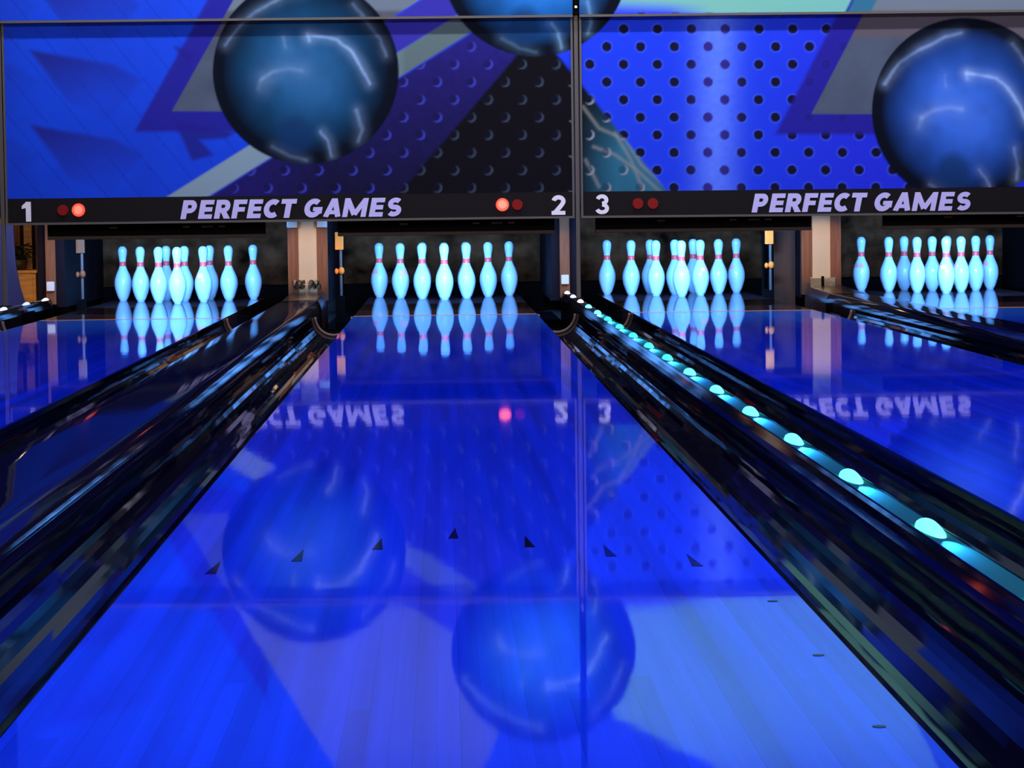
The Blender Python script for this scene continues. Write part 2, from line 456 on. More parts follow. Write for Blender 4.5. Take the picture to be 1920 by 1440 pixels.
def g_E(): return rect(0, 0, T, 1) + rect(0, 0, .72, .24) + rect(0, .38, .68, .62) + rect(0, .76, .72, 1)
def g_F(): return rect(0, 0, T, 1) + rect(0, .36, .64, .60) + rect(0, .76, .70, 1)
def g_R(): return g_P() + [[Vector((.27, .42)), Vector((.56, .42)), Vector((.86, 0)), Vector((.52, 0))]]
def g_C(): return stroke(arc(.46, .5, .325, .365, 50, 310, 22), .28)
def g_G(): return stroke(arc(.47, .5, .335, .365, 48, 330, 22), .28) + rect(.46, .34, .95, .55) + rect(.72, .20, .95, .55)
def g_T(): return rect(.25, 0, .55, 1) + rect(0, .75, .80, 1)
def g_A(): return stroke([(.15, 0), (.47, 1.0)], .29) + stroke([(.81, 0), (.49, 1.0)], .29) + rect(.22, .16, .74, .37) + rect(.34, .84, .62, 1.0)
def g_M(): return rect(.0, 0, .27, 1) + rect(.98, 0, 1.25, 1) + stroke([(.15, .95), (.625, .13)], .27) + stroke([(1.10, .95), (.625, .13)], .27)
def g_S():
    up = arc(.39, .685, .25, .19, 35, 270, 14); dn = arc(.39, .315, .26, .19, 90, -145, 14)
    return stroke(up + dn[1:], .25)
def g_1(): return rect(.20, 0, .46, 1) + [[Vector((.0, .80)), Vector((.0, .64)), Vector((.24, .70)), Vector((.24, 1.0))]]
def g_2(): return stroke(arc(.36, .69, .245, .20, 170, -25, 16) + [(.50, .48), (.16, .10)], .22) + rect(.0, 0, .70, .20)
def g_3(): return stroke(arc(.33, .72, .225, .185, 165, -88, 16), .20) + stroke(arc(.33, .29, .255, .195, 88, -165, 16), .20)
def glyphs_bm(items, x0, z0, size, slant, depth=0.004, tilt=0.0):
    bm = bmesh.new()
    n_ = 0
    for off, g in items:
        for poly in g():
            P = []; n_ += 1; dd = depth + 0.00006*(n_ % 71)
            for v in poly:
                y_ = min(max(v.y, -0.0), 1.0)
                X = x0 + size*(off + v.x + slant*y_); Z = z0 + size*y_
                P.append((X, Z + tilt*(X-x0)))
            fr = [bm.verts.new((a, MY-dd, b)) for a, b in P]; bk = [bm.verts.new((a, MY+0.001, b)) for a, b in P]
            try:
                bm.faces.new(fr); bm.faces.new(bk[::-1])
                for k in range(len(P)): bm.faces.new((fr[k], fr[(k+1) % len(P)], bk[(k+1) % len(P)], bk[k]))
            except ValueError: pass
    return bm
WORDS = [(0, g_P), (.93, g_E), (1.78, g_R), (2.70, g_F), (3.52, g_E), (4.36, g_C), (5.24, g_T), (6.52, g_G), (7.56, g_A), (8.60, g_M), (10.02, g_E), (10.92, g_S)]

# ------------------------------------------------------------------ the printed mural
def px_of(X, Z):            # plain scale of the print: 1 unit is about 3.2 mm
    return 831.6 + 311.6*X - 3.9*Z, 583.9 - 3.5*X - 314.4*Z
def s3(r, g, b): return np.array(srgb(r, g, b))
def mixc(col, c, a):
    a = np.clip(a, 0, 1)[..., None]; return col*(1-a) + np.asarray(c)*a
def inside(U, V, poly, soft=1.5):
    """soft signed test for a polygon"""
    ins = np.zeros(U.shape, bool); d = np.full(U.shape, 1e9)
    n = len(poly)
    for k in range(n):
        (x0, y0), (x1, y1) = poly[k], poly[(k+1) % n]
        cond = ((y0 > V) != (y1 > V))
        with np.errstate(divide='ignore', invalid='ignore'):
            xi = (x1-x0)*(V-y0)/(y1-y0 if y1 != y0 else 1e-9)+x0
        ins ^= cond & (U < xi)
        t = np.clip(((U-x0)*(x1-x0)+(V-y0)*(y1-y0))/np.maximum((x1-x0)**2+(y1-y0)**2, 1e-9), 0, 1)
        d = np.minimum(d, np.hypot(U-x0-t*(x1-x0), V-y0-t*(y1-y0)))
    sd = np.where(ins, d, -d)
    return np.clip(sd/(2*soft)+0.5, 0, 1)
def line(U, V, pts, w):
    d = np.full(U.shape, 1e9)
    for (x0, y0), (x1, y1) in zip(pts, pts[1:]):
        t = np.clip(((U-x0)*(x1-x0)+(V-y0)*(y1-y0))/np.maximum((x1-x0)**2+(y1-y0)**2, 1e-9), 0, 1)
        d = np.minimum(d, np.hypot(U-x0-t*(x1-x0), V-y0-t*(y1-y0)))
    return np.exp(-(d/w)**2)
rngm = np.random.default_rng(3)
def smooth_noise(U, V, cell, seed):
    r = np.random.default_rng(seed).random((64, 64))
    a = U/cell + 20; b = V/cell + 20
    i = np.floor(a).astype(int); j = np.floor(b).astype(int); fa = a-i; fb = b-j
    fa = fa*fa*(3-2*fa); fb = fb*fb*(3-2*fb)
    g = lambda p, q: r[p % 64, q % 64]
    return (g(i, j)*(1-fa)+g(i+1, j)*fa)*(1-fb) + (g(i, j+1)*(1-fa)+g(i+1, j+1)*fa)*fb
def fbm(U, V, cell, seed): return sum(smooth_noise(U, V, cell/2**k, seed+k)/2**(k+1) for k in range(4))/0.9375
def bowl(col, U, V, cx, cy, r, core, bright):
    d = np.hypot(U-cx, V-cy)/r
    m = np.clip((1-d)*r/2.5+0.5, 0, 1)
    rim = s3(7, 12, 26)
    n = fbm(U-cx, V-cy, 70, 11)
    k = np.clip(1-((d-0.25)/0.65), 0, 1)*(0.50+1.0*n)
    b = mixc(np.broadcast_to(rim, col.shape).copy(), core, k)
    # thumb-hole shadow low on the ball and the lightning veins
    hole = np.clip(1-np.hypot((U-cx+20)/40, (V-cy-118)/45), 0, 1)
    b = mixc(b, s3(18, 48, 92), np.clip(hole*1.8, 0, 0.75))
    L1 = [(4, -70), (32, -66), (60, -60), (84, -40), (104, -10), (118, 22)]
    for pts, w, a in ((L1, 4.0, .85), ([(4, -70), (8, -58)], 4, .6), ([(-80, 14), (-60, 0), (-30, -6), (-8, -2)], 6, .45), ([(-80, 14), (-86, 32)], 6, .3),
                      ([(30, 112), (42, 128), (50, 158)], 3.5, .6), ([(96, 72), (104, 110), (100, 130)], 4.5, .45), ([(-40, -66), (-36, -46)], 4, .35),
                      ([(-150, -50), (-120, -90), (-90, -112), (-40, -138), (-8, -146)], 4.0, .5), ([(-62, 140), (-30, 158), (0, 166)], 4, .25),
                      ([(90, -125), (110, -100), (140, -60), (150, -30)], 4.0, .3)):
        b = mixc(b, bright, (line(U, V, [(cx+p+7*(fbm(U, V, 40, 9)-.5)*2, cy+q) for p, q in pts], w*0.8)*0.45+line(U, V, [(cx+p, cy+q) for p, q in pts], w*3)*0.22)*a*(0.3+1.2*fbm(U, V, 34, 5)))
    b = mixc(b, bright, line(U, V, [(cx-20, cy-10), (cx+10, cy+10)], 60)*0.05)
    return col*(1-m[..., None]) + b*m[..., None]
HX, HY = 63.3, 66.3
def lattice(U, V):
    """distance to nearest hole of the staggered perforation"""
    best = np.full(U.shape, 1e9); bu = np.zeros(U.shape); bv = np.zeros(U.shape)
    for ox, oy in ((1229.0, 54.0), (1229.0+HX/2, 54.0+HY/2)):
        u = (U-ox)-np.round((U-ox)/HX)*HX; v = (V-oy)-np.round((V-oy)/HY)*HY
        d = np.hypot(u, v); s = d < best
        best = np.where(s, d, best); bu = np.where(s, u, bu); bv = np.where(s, v, bv)
    return best, bu, bv
def paint(U, V):
    S = U.shape + (3,)
    n = fbm(U, V, 90, 1); nf = fbm(U, V, 9, 2)
    blue = s3(26, 70, 214)
    col = np.broadcast_to(blue, S).copy()
    col = mixc(col, s3(28, 50, 170), n*0.6)
    # ---- left: soft violet wedges on blue boards
    for k in range(-2, 4):
        oy = 140*k
        for ox, wgt in ((0, 1.0), (-190, .45)):
            poly = [(62+ox, 94+oy), (215+ox, 121+oy), (268+ox, 150+oy), (205+ox, 225+oy), (130+ox, 190+oy)]
            m = inside(U, V, poly, 5)
            g = np.clip(1.05-((U-62-ox)*0.25+(V-94-oy))/150, 0.15, 1)
            col = mixc(col, s3(38, 30, 112), m*g*0.9*wgt)
    for poly, a in (([(328, 86), (372, 98), (352, 122)], .8), ([(328, 226), (440, 248), (424, 258), (375, 262), (400, 290), (360, 300)], .8)):
        col = mixc(col, s3(36, 26, 105), inside(U, V, poly, 4)*a)
    # fine diagonal board joints
    col = mixc(col, s3(20, 40, 150), (np.abs(((U*0.75-V*0.6)/46) % 1-0.5) < 0.02)*0.5*(U < 480))
    # ---- the perforated plate right of the pale beam
    beamv = 372-(U-345)*0.627                 # the beam's middle line
    plate = np.clip((V-beamv-22)/8, 0, 1)*np.clip((U-360)/20, 0, 1)
    pb = s3(36, 25, 92)
    shade = np.clip((U-430)/200, 0, 1)*np.clip(1-(U-700)/160, 0, 1)
    pc = np.broadcast_to(pb, S).copy()
    pc = mixc(pc, s3(25, 20, 46), np.clip((V-150)/200, 0, 1)*np.clip((U-470)/140, 0, 1)*0.9)
    pc = mixc(pc, s3(44, 34, 124), np.clip(1-(V-60)/90, 0, 1)*0.6)
    pc = pc*(0.85+0.3*nf[..., None])
    right = np.clip((U-1030-(V-120)*0.80)/6, 0, 1)          # bright plate right of the black wedge
    rc = np.broadcast_to(s3(34, 58, 212), S).copy()
    rc = mixc(rc, s3(40, 46, 205), np.clip((U-1400)/200, 0, 1))
    sh = np.exp(-((U-1338)/40)**2)
    rc = mixc(rc, s3(104, 126, 238), sh*(0.62+0.35*nf))
    pc = pc*(1-right[..., None]) + rc*right[..., None]
    col = col*(1-plate[..., None]) + pc*plate[..., None]
    # black wedge under the middle ball with a teal right flank
    wedge = inside(U, V, [(1003, 60), (738, 372), (735, 420), (1300, 420), (1258, 372), (1050, 112)], 3)
    wc = np.broadcast_to(s3(17, 13, 20), S).copy()
    teal = np.clip((U-1080)/110, 0, 1)*np.clip((V-170)/130, 0, 1)
    wc = mixc(wc, s3(50, 104, 128), np.clip(teal*1.5, 0, 1)*(0.7+0.5*n))
    for pts in ([(1090, 200), (1120, 240), (1170, 262), (1200, 310), (1240, 345)], [(1110, 275), (1150, 290), (1190, 318), (1235, 360)], [(1150, 250), (1180, 300), (1200, 350)], [(1095, 300), (1120, 350)]):
        wc = mixc(wc, s3(150, 135, 130), line(U, V, pts, 3.5)*0.55)
    col = col*(1-wedge[..., None]) + wc*wedge[..., None]
    # holes: full dark discs on the bright plate, thin crescents in the dark
    d, bu, bv = lattice(U, V)
    pl = plate*np.clip((U-430)/20, 0, 1)
    hole = np.clip((9.0-d)/1.6+0.5, 0, 1)
    cres = np.clip((9.5-d)/1.6+0.5, 0, 1)*np.clip((np.hypot(bu+3.6, bv+2.0)-8.7)/2+0.5, 0, 1)
    lit = np.maximum(right*(1-wedge), 0)
    col = mixc(col, np.where((np.hypot(0*U, 0) == 0)[..., None], mixc(np.broadcast_to(s3(20, 16, 40), S).copy(), s3(72, 52, 160), sh*0.6), 0), hole*pl*np.clip(lit*1.0+0.35, 0, 1))
    col = mixc(col, s3(92, 110, 230), np.clip((11.5-d)/1.5+.5, 0, 1)*np.clip((d-9.0)/1.5+.5, 0, 1)*pl*lit*0.35)
    cc = np.where((U > 1060)[..., None], s3(150, 140, 150), np.where((wedge > .5)[..., None], s3(62, 66, 82), s3(66, 62, 170)))
    col = mixc(col, cc, cres*pl*(1-lit)*0.85)
    # ---- pale beam and the violet stripe above it
    t = (V-beamv)
    far = np.clip((U-700)/60, 0, 1)
    col = mixc(col, s3(58, 46, 150), np.clip((t+95)/5, 0, 1)*np.clip((-22-t)/5, 0, 1)*np.clip((U-690)/15, 0, 1)*(U < 1010))
    bw = 24 + 0*U
    bm_ = np.clip((bw-np.abs(t))/5+.5, 0, 1)*(U < 1000)
    bc = np.broadcast_to(s3(140, 148, 160), S).copy(); bc = mixc(bc, s3(98, 104, 106), far)
    col = col*(1-bm_[..., None]) + bc*bm_[..., None]
    # ---- grey blades (one for each print) with their violet drop shadow
    for ox, bottom, lean in ((0, 208, -0.567), (1195, 214, -0.513)):
        e = 323+ox + (V-bottom)*lean                    # left edge
        shd = inside(U, V, [(273+ox, bottom+42), (273+ox-1500*lean-0, bottom+42-1500), (900+ox, bottom+42-1500), (900+ox if ox == 0 else 1800, bottom+42)], 6)
        lim = np.clip((700+ox*0-U)/10, 0, 1) if ox == 0 else np.clip((U-1360)/60, 0, 1)
        low = np.clip((U-e+52)/8, 0, 1)*np.clip((bottom+42-V)/8, 0, 1)
        col = mixc(col, s3(40, 28, 130), low*lim*0.92*((U < 480) if ox == 0 else (U > 1400)))
        g = np.clip((U-e)/3+.5, 0, 1)*np.clip((bottom-V)/2+.5, 0, 1)
        if ox == 0: g = g*np.clip((beamv-95-V)/3+.5, 0, 1)*(U < 1010)
        else: g = g*(U > 1400)
        gc = np.broadcast_to(s3(82, 82, 100), S).copy()*(0.75+0.5*fbm(U, V, 40, 21)[..., None])
        gc = mixc(gc, s3(100, 78, 84), np.clip((76-V)/12, 0, 1)*(0.8 if ox else .35))
        gc = mixc(gc, s3(112, 110, 124), np.clip((25-V)/8, 0, 1))
        col = col*(1-g[..., None]) + gc*g[..., None]
    # ---- print above the rail
    up = np.clip((26-V)/3, 0, 1)
    pale = up*np.clip((U-1080)/6, 0, 1)*np.clip((1592-(V)*0.5-U)/5, 0, 1)
    pcol = mixc(np.broadcast_to(s3(124, 172, 160), S).copy(), s3(70, 80, 215), np.clip((V+2-(U-1150)*0.04)/22, 0, 1)*np.clip((1330-U)/80, 0, 1))
    pcol = mixc(pcol, s3(108, 166, 168), np.clip((U-1400)/300, 0, 1)*.5)
    col = col*(1-pale[..., None]) + pcol*pale[..., None]
    col = mixc(col, s3(52, 100, 128), up*np.clip((U-1592+V*0.5)/5, 0, 1)*np.clip((1640-V*0.5-U)/5, 0, 1))
    # the blue vee rising behind the middle ball
    col = mixc(col, s3(40, 66, 215), inside(U, V, [(1000, -100), (922, -195), (880, -295), (820, -420), (1520, -420), (1310, -295), (1130, -195)], 4))
    # ---- three balls
    col = bowl(col, U, V, 573, 134, 173, s3(24, 84, 132), s3(180, 195, 240))
    col = bowl(col, U, V, 1000, -68, 174, s3(34, 112, 200), s3(170, 205, 255))
    col = bowl(col, U, V, 1806, 207, 174, s3(50, 98, 205), s3(195, 205, 255))
    return np.clip(col, 0, 1)

def mural_material():
    m, nt, b = new_mat('printed_mural')
    a = nt.nodes.new('ShaderNodeAttribute'); a.attribute_name = 'print'
    g = nt.nodes.new('ShaderNodeVectorMath'); g.operation = 'MULTIPLY'; g.inputs[1].default_value = (0.95, 1.25, 1.25)
    nt.links.new(a.outputs['Color'], g.inputs[0]); nt.links.new(g.outputs['Vector'], b.inputs['Base Color'])
    b.inputs['Roughness'].default_value = 0.6; b.inputs['Specular IOR Level'].default_value = 0.05
    return m
M['mural'] = mural_material()
def mural_panel(name, x0, x1, z0, z1, y, parent, step=0.0075):
    nx = int((x1-x0)/step)+1; nz = int((z1-z0)/step)+1
    xs = np.linspace(x0, x1, nx); zs = np.linspace(z0, z1, nz)
    X, Z = np.meshgrid(xs, zs)
    U, V = px_of(X, Z)
    col = paint(U, V)
    nv = nx*nz
    co = np.stack([X, np.full_like(X, y), Z], -1).reshape(-1, 3)
    # a shallow box: the printed face in front, four sides and a back
    back = np.array([(x0, y+0.03, z0), (x1, y+0.03, z0), (x1, y+0.03, z1), (x0, y+0.03, z1)])
    co = np.vstack([co, back])
    i = np.arange(nz-1)[:, None]*nx + np.arange(nx-1)[None, :]
    q = np.stack([i, i+1, i+nx+1, i+nx], -1).reshape(-1, 4)
    c0, c1, c2, c3 = 0, nx-1, nv-1, nv-nx
    extra = [(c0, nv, nv+1, c1), (c1, nv+1, nv+2, c2), (c2, nv+2, nv+3, c3), (c3, nv+3, nv, c0), (nv+3, nv+2, nv+1, nv)]
    faces = np.vstack([q, np.array(extra)])
    me = bpy.data.meshes.new(name)
    me.vertices.add(len(co)); me.vertices.foreach_set('co', co.ravel())
    me.loops.add(faces.size); me.loops.foreach_set('vertex_index', faces.ravel())
    me.polygons.add(len(faces)); me.polygons.foreach_set('loop_start', np.arange(len(faces))*4)
    at = me.attributes.new('print', 'FLOAT_COLOR', 'POINT')
    full = np.ones((len(co), 4)); full[:nv, :3] = col.reshape(-1, 3); full[nv:, :3] = 0.01
    at.data.foreach_set('color', full.astype(np.float32).ravel())
    me.update(calc_edges=True); me.validate()
    me.materials.append(M['mural'])
    o = bpy.data.objects.new(name, me); C.objects.link(o); o.parent = parent
    return o

def lamp_bm(x, z, r=0.037, depth=0.014):
    bm = bmesh.new(); cyl(bm, (x, MY-depth, z), (x, MY+0.002, z), r*0.92, r, seg=24); return bm
ZR = 1.745
def masking(x0, x1, label, numerals, lamps, words_x, tilt):
    t = thing('masking_unit', label, 'masking unit', ((x0+x1)/2, MY, 0), group='mural masking units over the lanes')
    inv = Matrix.Translation((-(x0+x1)/2, -MY, 0))
    made = []
    def add(o, lab=None):
        o.parent = t; o.matrix_parent_inverse = Matrix.Identity(4)
        o.data.transform(inv)
        if lab: o['label'] = lab
        return o
    add(mural_panel('lower_mural', x0, x1, 0.700, ZR, MY, None), 'printed panel with bowling balls and perforated metal')
    add(mural_panel('upper_mural', x0, x1, ZR+0.012, 3.28, MY-0.05, None), 'paler printed panel above the rail')
    def tz(x): return tilt*(x-x0)
    bm = bmesh.new()
    vs = [(x0, .556+tz(x0)), (x1, .556+tz(x1)), (x1, .704+tz(x1)*0.6), (x0, .704)]
    fr = [bm.verts.new((a, MY-0.001, b)) for a, b in vs]; bk = [bm.verts.new((a, MY+0.035, b)) for a, b in vs]
    bm.faces.new(fr); bm.faces.new(bk[::-1])
    for k in range(4): bm.faces.new((fr[k], fr[(k+1) % 4], bk[(k+1) % 4], bk[k]))
    sb = add(obj('sign_band', bm, M['band']), 'black sign band')
    bm = bmesh.new(); a = 0.5*(x0+x1)
    box(bm, x0, x1, MY-0.012, MY+0.04, .546, .559)
    for v in bm.verts: v.co.z += tz(v.co.x)
    add(obj('lower_rail', bm, M['alu']), 'thin metal rail')
    add(obj('upper_rail', bx(x0, x1, MY-0.056, MY+0.035, ZR-0.001, ZR+0.013), M['alu']))
    for xx in (x0, x1):
        s_ = 1 if xx == x0 else -1
        add(obj('side_frame', bx(min(xx, xx+s_*.012), max(xx, xx+s_*.012), MY-0.010, MY+0.038, .552, ZR), M['alu']))
    for wd, lab in ((WORDS[:7], 'lavender word PERFECT'), (WORDS[7:], 'lavender word GAMES')):
        add(obj('lettering', glyphs_bm(wd, words_x, 0.570+tz(words_x), 0.1125, 0.20, tilt=tilt), M['letter']), lab)
    for x, z, g in numerals:
        add(obj('lane_number', glyphs_bm([(0, g)], x, z, 0.118, 0.0), M['digit']), 'white lane numeral')
    for x, z, on in lamps:
        o = add(obj('indicator_lamp', lamp_bm(x, z, 0.040 if on else 0.034), M['red_on'] if on else M['red_off']), 'glowing red lamp' if on else 'unlit dark red lamp')
        if on:
            b_ = bmesh.new(); cyl(b_, (x, MY-0.018, z), (x, MY-0.012, z), 0.024, 0.027, seg=20)
            c_ = add(obj('lamp_core', b_, M['red_core']))
            c_.parent = o
    return t
masking(-2.617, 0.786, 'left printed masking unit with one dark ball, numerals 1 and 2', [(-2.522, .567, g_1), (0.648, .567, g_2)],
        [(-2.278, .632, False), (-2.185, .632, True), (.353, .632, True), (.443, .630, False)], -1.578, 0.0)
masking(0.826, 4.224, 'right printed masking unit with black holes on blue, numeral 3', [(0.913, .568, g_3)],
        [(1.168, .628, False), (1.258, .627, False), (3.76, .612, False), (3.85, .612, False)], 1.853, -0.0035)

# poles between the units, standing on the narrow dividers
for x, lab in ((-2.637, 'grey upright pole at the left edge, holding the left mural'), (0.806, 'grey upright pole between the two murals'),
               (4.246, 'grey upright pole at the right end of the right mural')):
    t = thing('masking_pole', lab, 'pole', (x, MY, 0.060), group='masking poles')
    b_ = bmesh.new(); box(b_, -0.013, 0.013, -0.004, 0.030, 0.0, 1.70, bevel=0.004); obj('post', b_, M['pole'], t)
    obj('top_bracket', bx(-0.019, 0.019, -0.030, 0.030, 1.70, 1.84, bevel=0.003), M['black'], t)
    b_ = bmesh.new(); cyl(b_, (0, -0.030, 1.745), (0, -0.040, 1.745), 0.008, seg=12); obj('bolt', b_, M['chrome'], t)
    obj('foot_plate', bx(-0.03, 0.03, -0.03, 0.05, 0.0, 0.006), M['dark'], t)

# ------------------------------------------------------------------ columns, kickbacks and pits
for x, lab, kind in ((-0.893, 'beige panelled column between the leftmost and middle lanes', 0), (2.480, 'beige panelled column left of the rightmost lane', 1)):
    t = thing('pit_column', lab, 'column', (x, KY, 0.0), group='beige columns between pin racks')
    obj('panel', bx(-0.060, 0.060, 0.004, 0.05, 0.075, 0.70), M['beige'], t)['label'] = 'beige panel'
    for s in (-1, 1):
        obj('wood_trim', bx(min(s*.060, s*.130), max(s*.060, s*.130), 0.0, 0.06, 0.02, 0.70), M['wood'], t)['label'] = 'brown wood trim'
        if kind == 0:
            obj('corner_block', bx(s*.097-.034, s*.097+.034, -0.03, 0.0, .502, .552, bevel=.004), M['block'], t)['label'] = 'white block'
    obj('kickback_panel', bx(-0.128, 0.128, 0.062, YE-KY+0.65, 0.0, 0.70), M['kick'], t)['label'] = 'dark side walls'
    if kind == 0:
        h = thing('spring_latch', 'small chrome coil latch at the foot of the beige column left of the middle lane', 'latch', (x-0.005, KY-0.09, 0.077))
        for s in (-1, 1):
            b_ = bmesh.new()
            for k in range(4):
                cx_ = s*(0.024+0.017*k)
                bmesh.ops.create_cone(b_, cap_ends=True, segments=16, radius1=0.031, radius2=0.031, depth=0.007,
                                      matrix=Matrix.Translation((cx_, 0, 0.056)) @ Matrix.Rotation(0.45*s, 4, 'Z') @ Matrix.Rotation(PI/2+0.25*(-1)**k, 4, 'Y'))
            obj('coil', b_, M['chrome'], h)
        obj('pull', bx(-0.010, 0.010, -0.02, 0.02, 0.0, 0.084, bevel=.004), M['block'], h)['label'] = 'white pull tab'
        b_ = bmesh.new(); cyl(b_, (-0.085, 0, 0.056), (0.085, 0, 0.056), 0.006, seg=10); obj('rod', b_, M['chrome'], h)
    else:
        h = thing('metal_bracket', 'small steel bracket at the foot of the beige column left of the rightmost lane', 'bracket', (x-0.005, KY-0.09, 0.068))
        for s in (-1, 1):
            obj('plate', bx(min(s*.006, s*.085), max(s*.006, s*.085), -0.010, 0.006, 0.0, 0.066, bevel=.004), M['chrome'], h)
        obj('hinge', bx(-0.008, 0.008, -0.016, 0.010, 0.0, 0.074, bevel=.003), M['dark'], h)
for x, lab in ((0.793, 'brown wood post behind the pole between the two murals'), (-2.580, 'brown wood post behind the lights at far left'),
               (4.205, 'brown wood post at the right end of the rightmost lane')):
    t = thing('kickback_post', lab, 'post', (x, KY+.06, 0.0), group='wood posts at divider ends')
    obj('wood_strip', bx(-0.032, 0.032, 0.0, 0.06, 0.02, 0.70), M['wood'], t)['label'] = 'brown wood face'
    obj('guard_block', bx(-0.026, 0.026, -0.03, 0.0, 0.108, 0.170, bevel=.006), M['block'], t)['label'] = 'white block'
    for s in (-1, 1):
        obj('side_panel', bx(min(s*.034, s*.088), max(s*.034, s*.088), 0.03, YE-KY+0.6, 0.0, 0.70), M['kick'], t)['label'] = 'dark blue side wall'

for i, x in enumerate(L):
    xl, xr = x-0.70, x+0.70
    c = tag(obj('pit_curtain', None or (lambda bm: bm)(bmesh.new()), M['curtain']), 'mottled grey curtain behind the pins ' + RACKN[i], 'curtain', 'curtains behind the pin racks')
    bm = bmesh.new(); n = 60
    rows = []
    for zz in (0.075, 0.30, 0.62):
        rows.append([bm.verts.new((xl-.04+(xr-xl+.08)*k/n, 20.30+0.012*math.sin(k*0.9)+0.006*math.sin(k*2.3+zz*5), zz)) for k in range(n+1)])
    for A, B in zip(rows, rows[1:]):
        for k in range(n): bm.faces.new((A[k], A[k+1], B[k+1], B[k]))
    r = bmesh.ops.extrude_face_region(bm, geom=bm.faces[:])
    bmesh.ops.translate(bm, verts=[v for v in r['geom'] if isinstance(v, bmesh.types.BMVert)], vec=(0, 0.008, 0))
    bmesh.ops.recalc_face_normals(bm, faces=bm.faces); bm.to_mesh(c.data); bm.free()
    for pl in c.data.polygons: pl.use_smooth = True
    k_ = tag(obj('pit_cushion', bx(xl-.04, xr+.04, 20.34, 20.44, FLOOR, 0.64, bevel=.02), M['black']), 'black pit cushion below the curtain ' + RACKN[i], 'cushion', 'pit cushions')
    t = thing('pinsetter_hood', 'dark pinsetter hood hanging over the pins ' + RACKN[i], 'pinsetter', (x, 17.20, 0.45), group='pinsetter hoods')
    obj('sweep_bar', bx(-0.66, 0.69, -0.02, 0.03, 0.0, 0.022, bevel=.006), M['hood'], t)['label'] = 'grey bar'
    obj('hood_panel', bx(-0.66, 0.69, 0.0, 0.02, 0.022, 0.36), M['dark'], t)
    for k, (a, w) in enumerate(((-0.25, .03), (0.20, .022), (0.33, .05), (0.42, .022))):  # yellow strips modelled for the warm glints under the mask
        obj('clip', bx(a-w/2-.01, a+w/2+.01, -0.012, 0.0, 0.066, 0.076), M['gold'], t)['label'] = 'small brass clip'

# strut beside each rack, inside the pit
for x, lab, m1 in ((-0.690, 'orange machine strut inside the pit at left of the middle rack', 'orange'), (2.150, 'pale orange machine strut inside the pit right of the rack under numeral 3', 'orange'),
               (4.02, 'machine strut inside the pit right of the rightmost rack', 'orange'), (-2.39, 'brown machine strut inside the pit left of the leftmost rack', 'wood')):
    t = thing('machine_strut', lab, 'machine strut', (x, KY+0.12, 0.0), group='machine struts in the pits')
    obj('top_sleeve', bx(-0.028, 0.028, -0.02, 0.02, 0.352, 0.47, bevel=.006), M[m1], t)
    b_ = bmesh.new(); cyl(b_, (0.008, 0, -0.125), (0.008, 0, 0.352), 0.010, seg=12); obj('rod', b_, M['pole'], t)
    b_ = bmesh.new(); ball(b_, (0.012, -0.012, 0.215), 0.020, 1, 1, 1.3); ball(b_, (-0.020, -0.012, 0.212), 0.013, 1, 1, 1.5); obj('knob', b_, M[m1], t, smooth=True)
    obj('foot', bx(-0.03, 0.03, -0.02, 0.02, -0.125, 0.05), M['black'], t)
t = thing('wood_side_board', 'dark brown wood board inside the pit right of the rack under numeral 3', 'board', (2.29, KY+0.30, -0.124))
obj('board', bx(-0.085, 0.055, 0.0, 0.03, 0.0, 0.60), M['wood_dark'], t)

# ------------------------------------------------------------------ far left corner
t = thing('wooden_cabinet', 'low honey-coloured wooden cabinet in the far left corner', 'cabinet', (-2.86, KY+0.35, FLOOR))
obj('carcass', bx(-0.20, 0.14, 0.0, 0.40, 0.0, 0.37, bevel=.004), M['gold'], t)
obj('top_board', bx(-0.21, 0.15, -0.012, 0.41, 0.37, 0.39, bevel=.004), M['gold'], t)
obj('door', bx(-0.18, 0.12, -0.010, 0.0, 0.03, 0.34, bevel=.003), M['gold'], t)
t = thing('potted_plant', 'dark bushy potted plant on the honey-coloured cabinet at far left', 'plant', (-2.86, KY+0.52, FLOOR+0.39))
b_ = bmesh.new(); lathe(b_, [(0, 0), (.05, 0), (.065, .07), (.058, .07), (.052, .06), (0, .06)], 20); obj('pot', b_, M['pot'], t, smooth=True)
b_ = bmesh.new()
for k in range(60):
    a = random.uniform(0, 2*PI); r_ = random.uniform(.02, .11); z_ = random.uniform(.07, .17); l_ = random.uniform(.03, .05)
    mtx = Matrix.Translation((r_*math.cos(a), r_*math.sin(a)*.8, z_)) @ Matrix.Rotation(a, 4, 'Z') @ Matrix.Rotation(random.uniform(-.9, .5), 4, 'Y')
    vs = [b_.verts.new(mtx @ Vector(v)) for v in ((-l_, 0, 0), (0, l_*.4, .006), (l_, 0, -.004), (0, -l_*.4, .006))]
    b_.faces.new(vs)
    cyl(b_, (0, 0, .055), (r_*math.cos(a), r_*math.sin(a)*.8, z_), .0025, .0015, seg=5)
obj('foliage', b_, M['leaf'], t)
t = thing('slatted_screen', 'orange wooden slat screen behind the plant at far left', 'screen', (-2.84, KY+0.85, FLOOR))
for k in range(5):
    obj('slat', bx(-0.27+k*.08, -0.215+k*.08, 0, .02, 0.02, .74), M['gold'] if k % 2 else M['wood'], t)
obj('base_rail', bx(-0.28, .12, -.005, .025, 0, .03), M['wood'], t)
t = thing('guard_board', 'blue sloping guard board beside the pole at the left edge', 'board', (-2.78, KY-0.25, FLOOR))
b_ = bmesh.new()
pts = [(-.14, 0), (.075, 0), (.072, .20), (.045, .30), (.020, .44), (.010, .70), (-.14, .70)]
fr = [b_.verts.new((a, 0, z)) for a, z in pts]; bk = [b_.verts.new((a, .02, z)) for a, z in pts]
b_.faces.new(fr); b_.faces.new(bk[::-1])
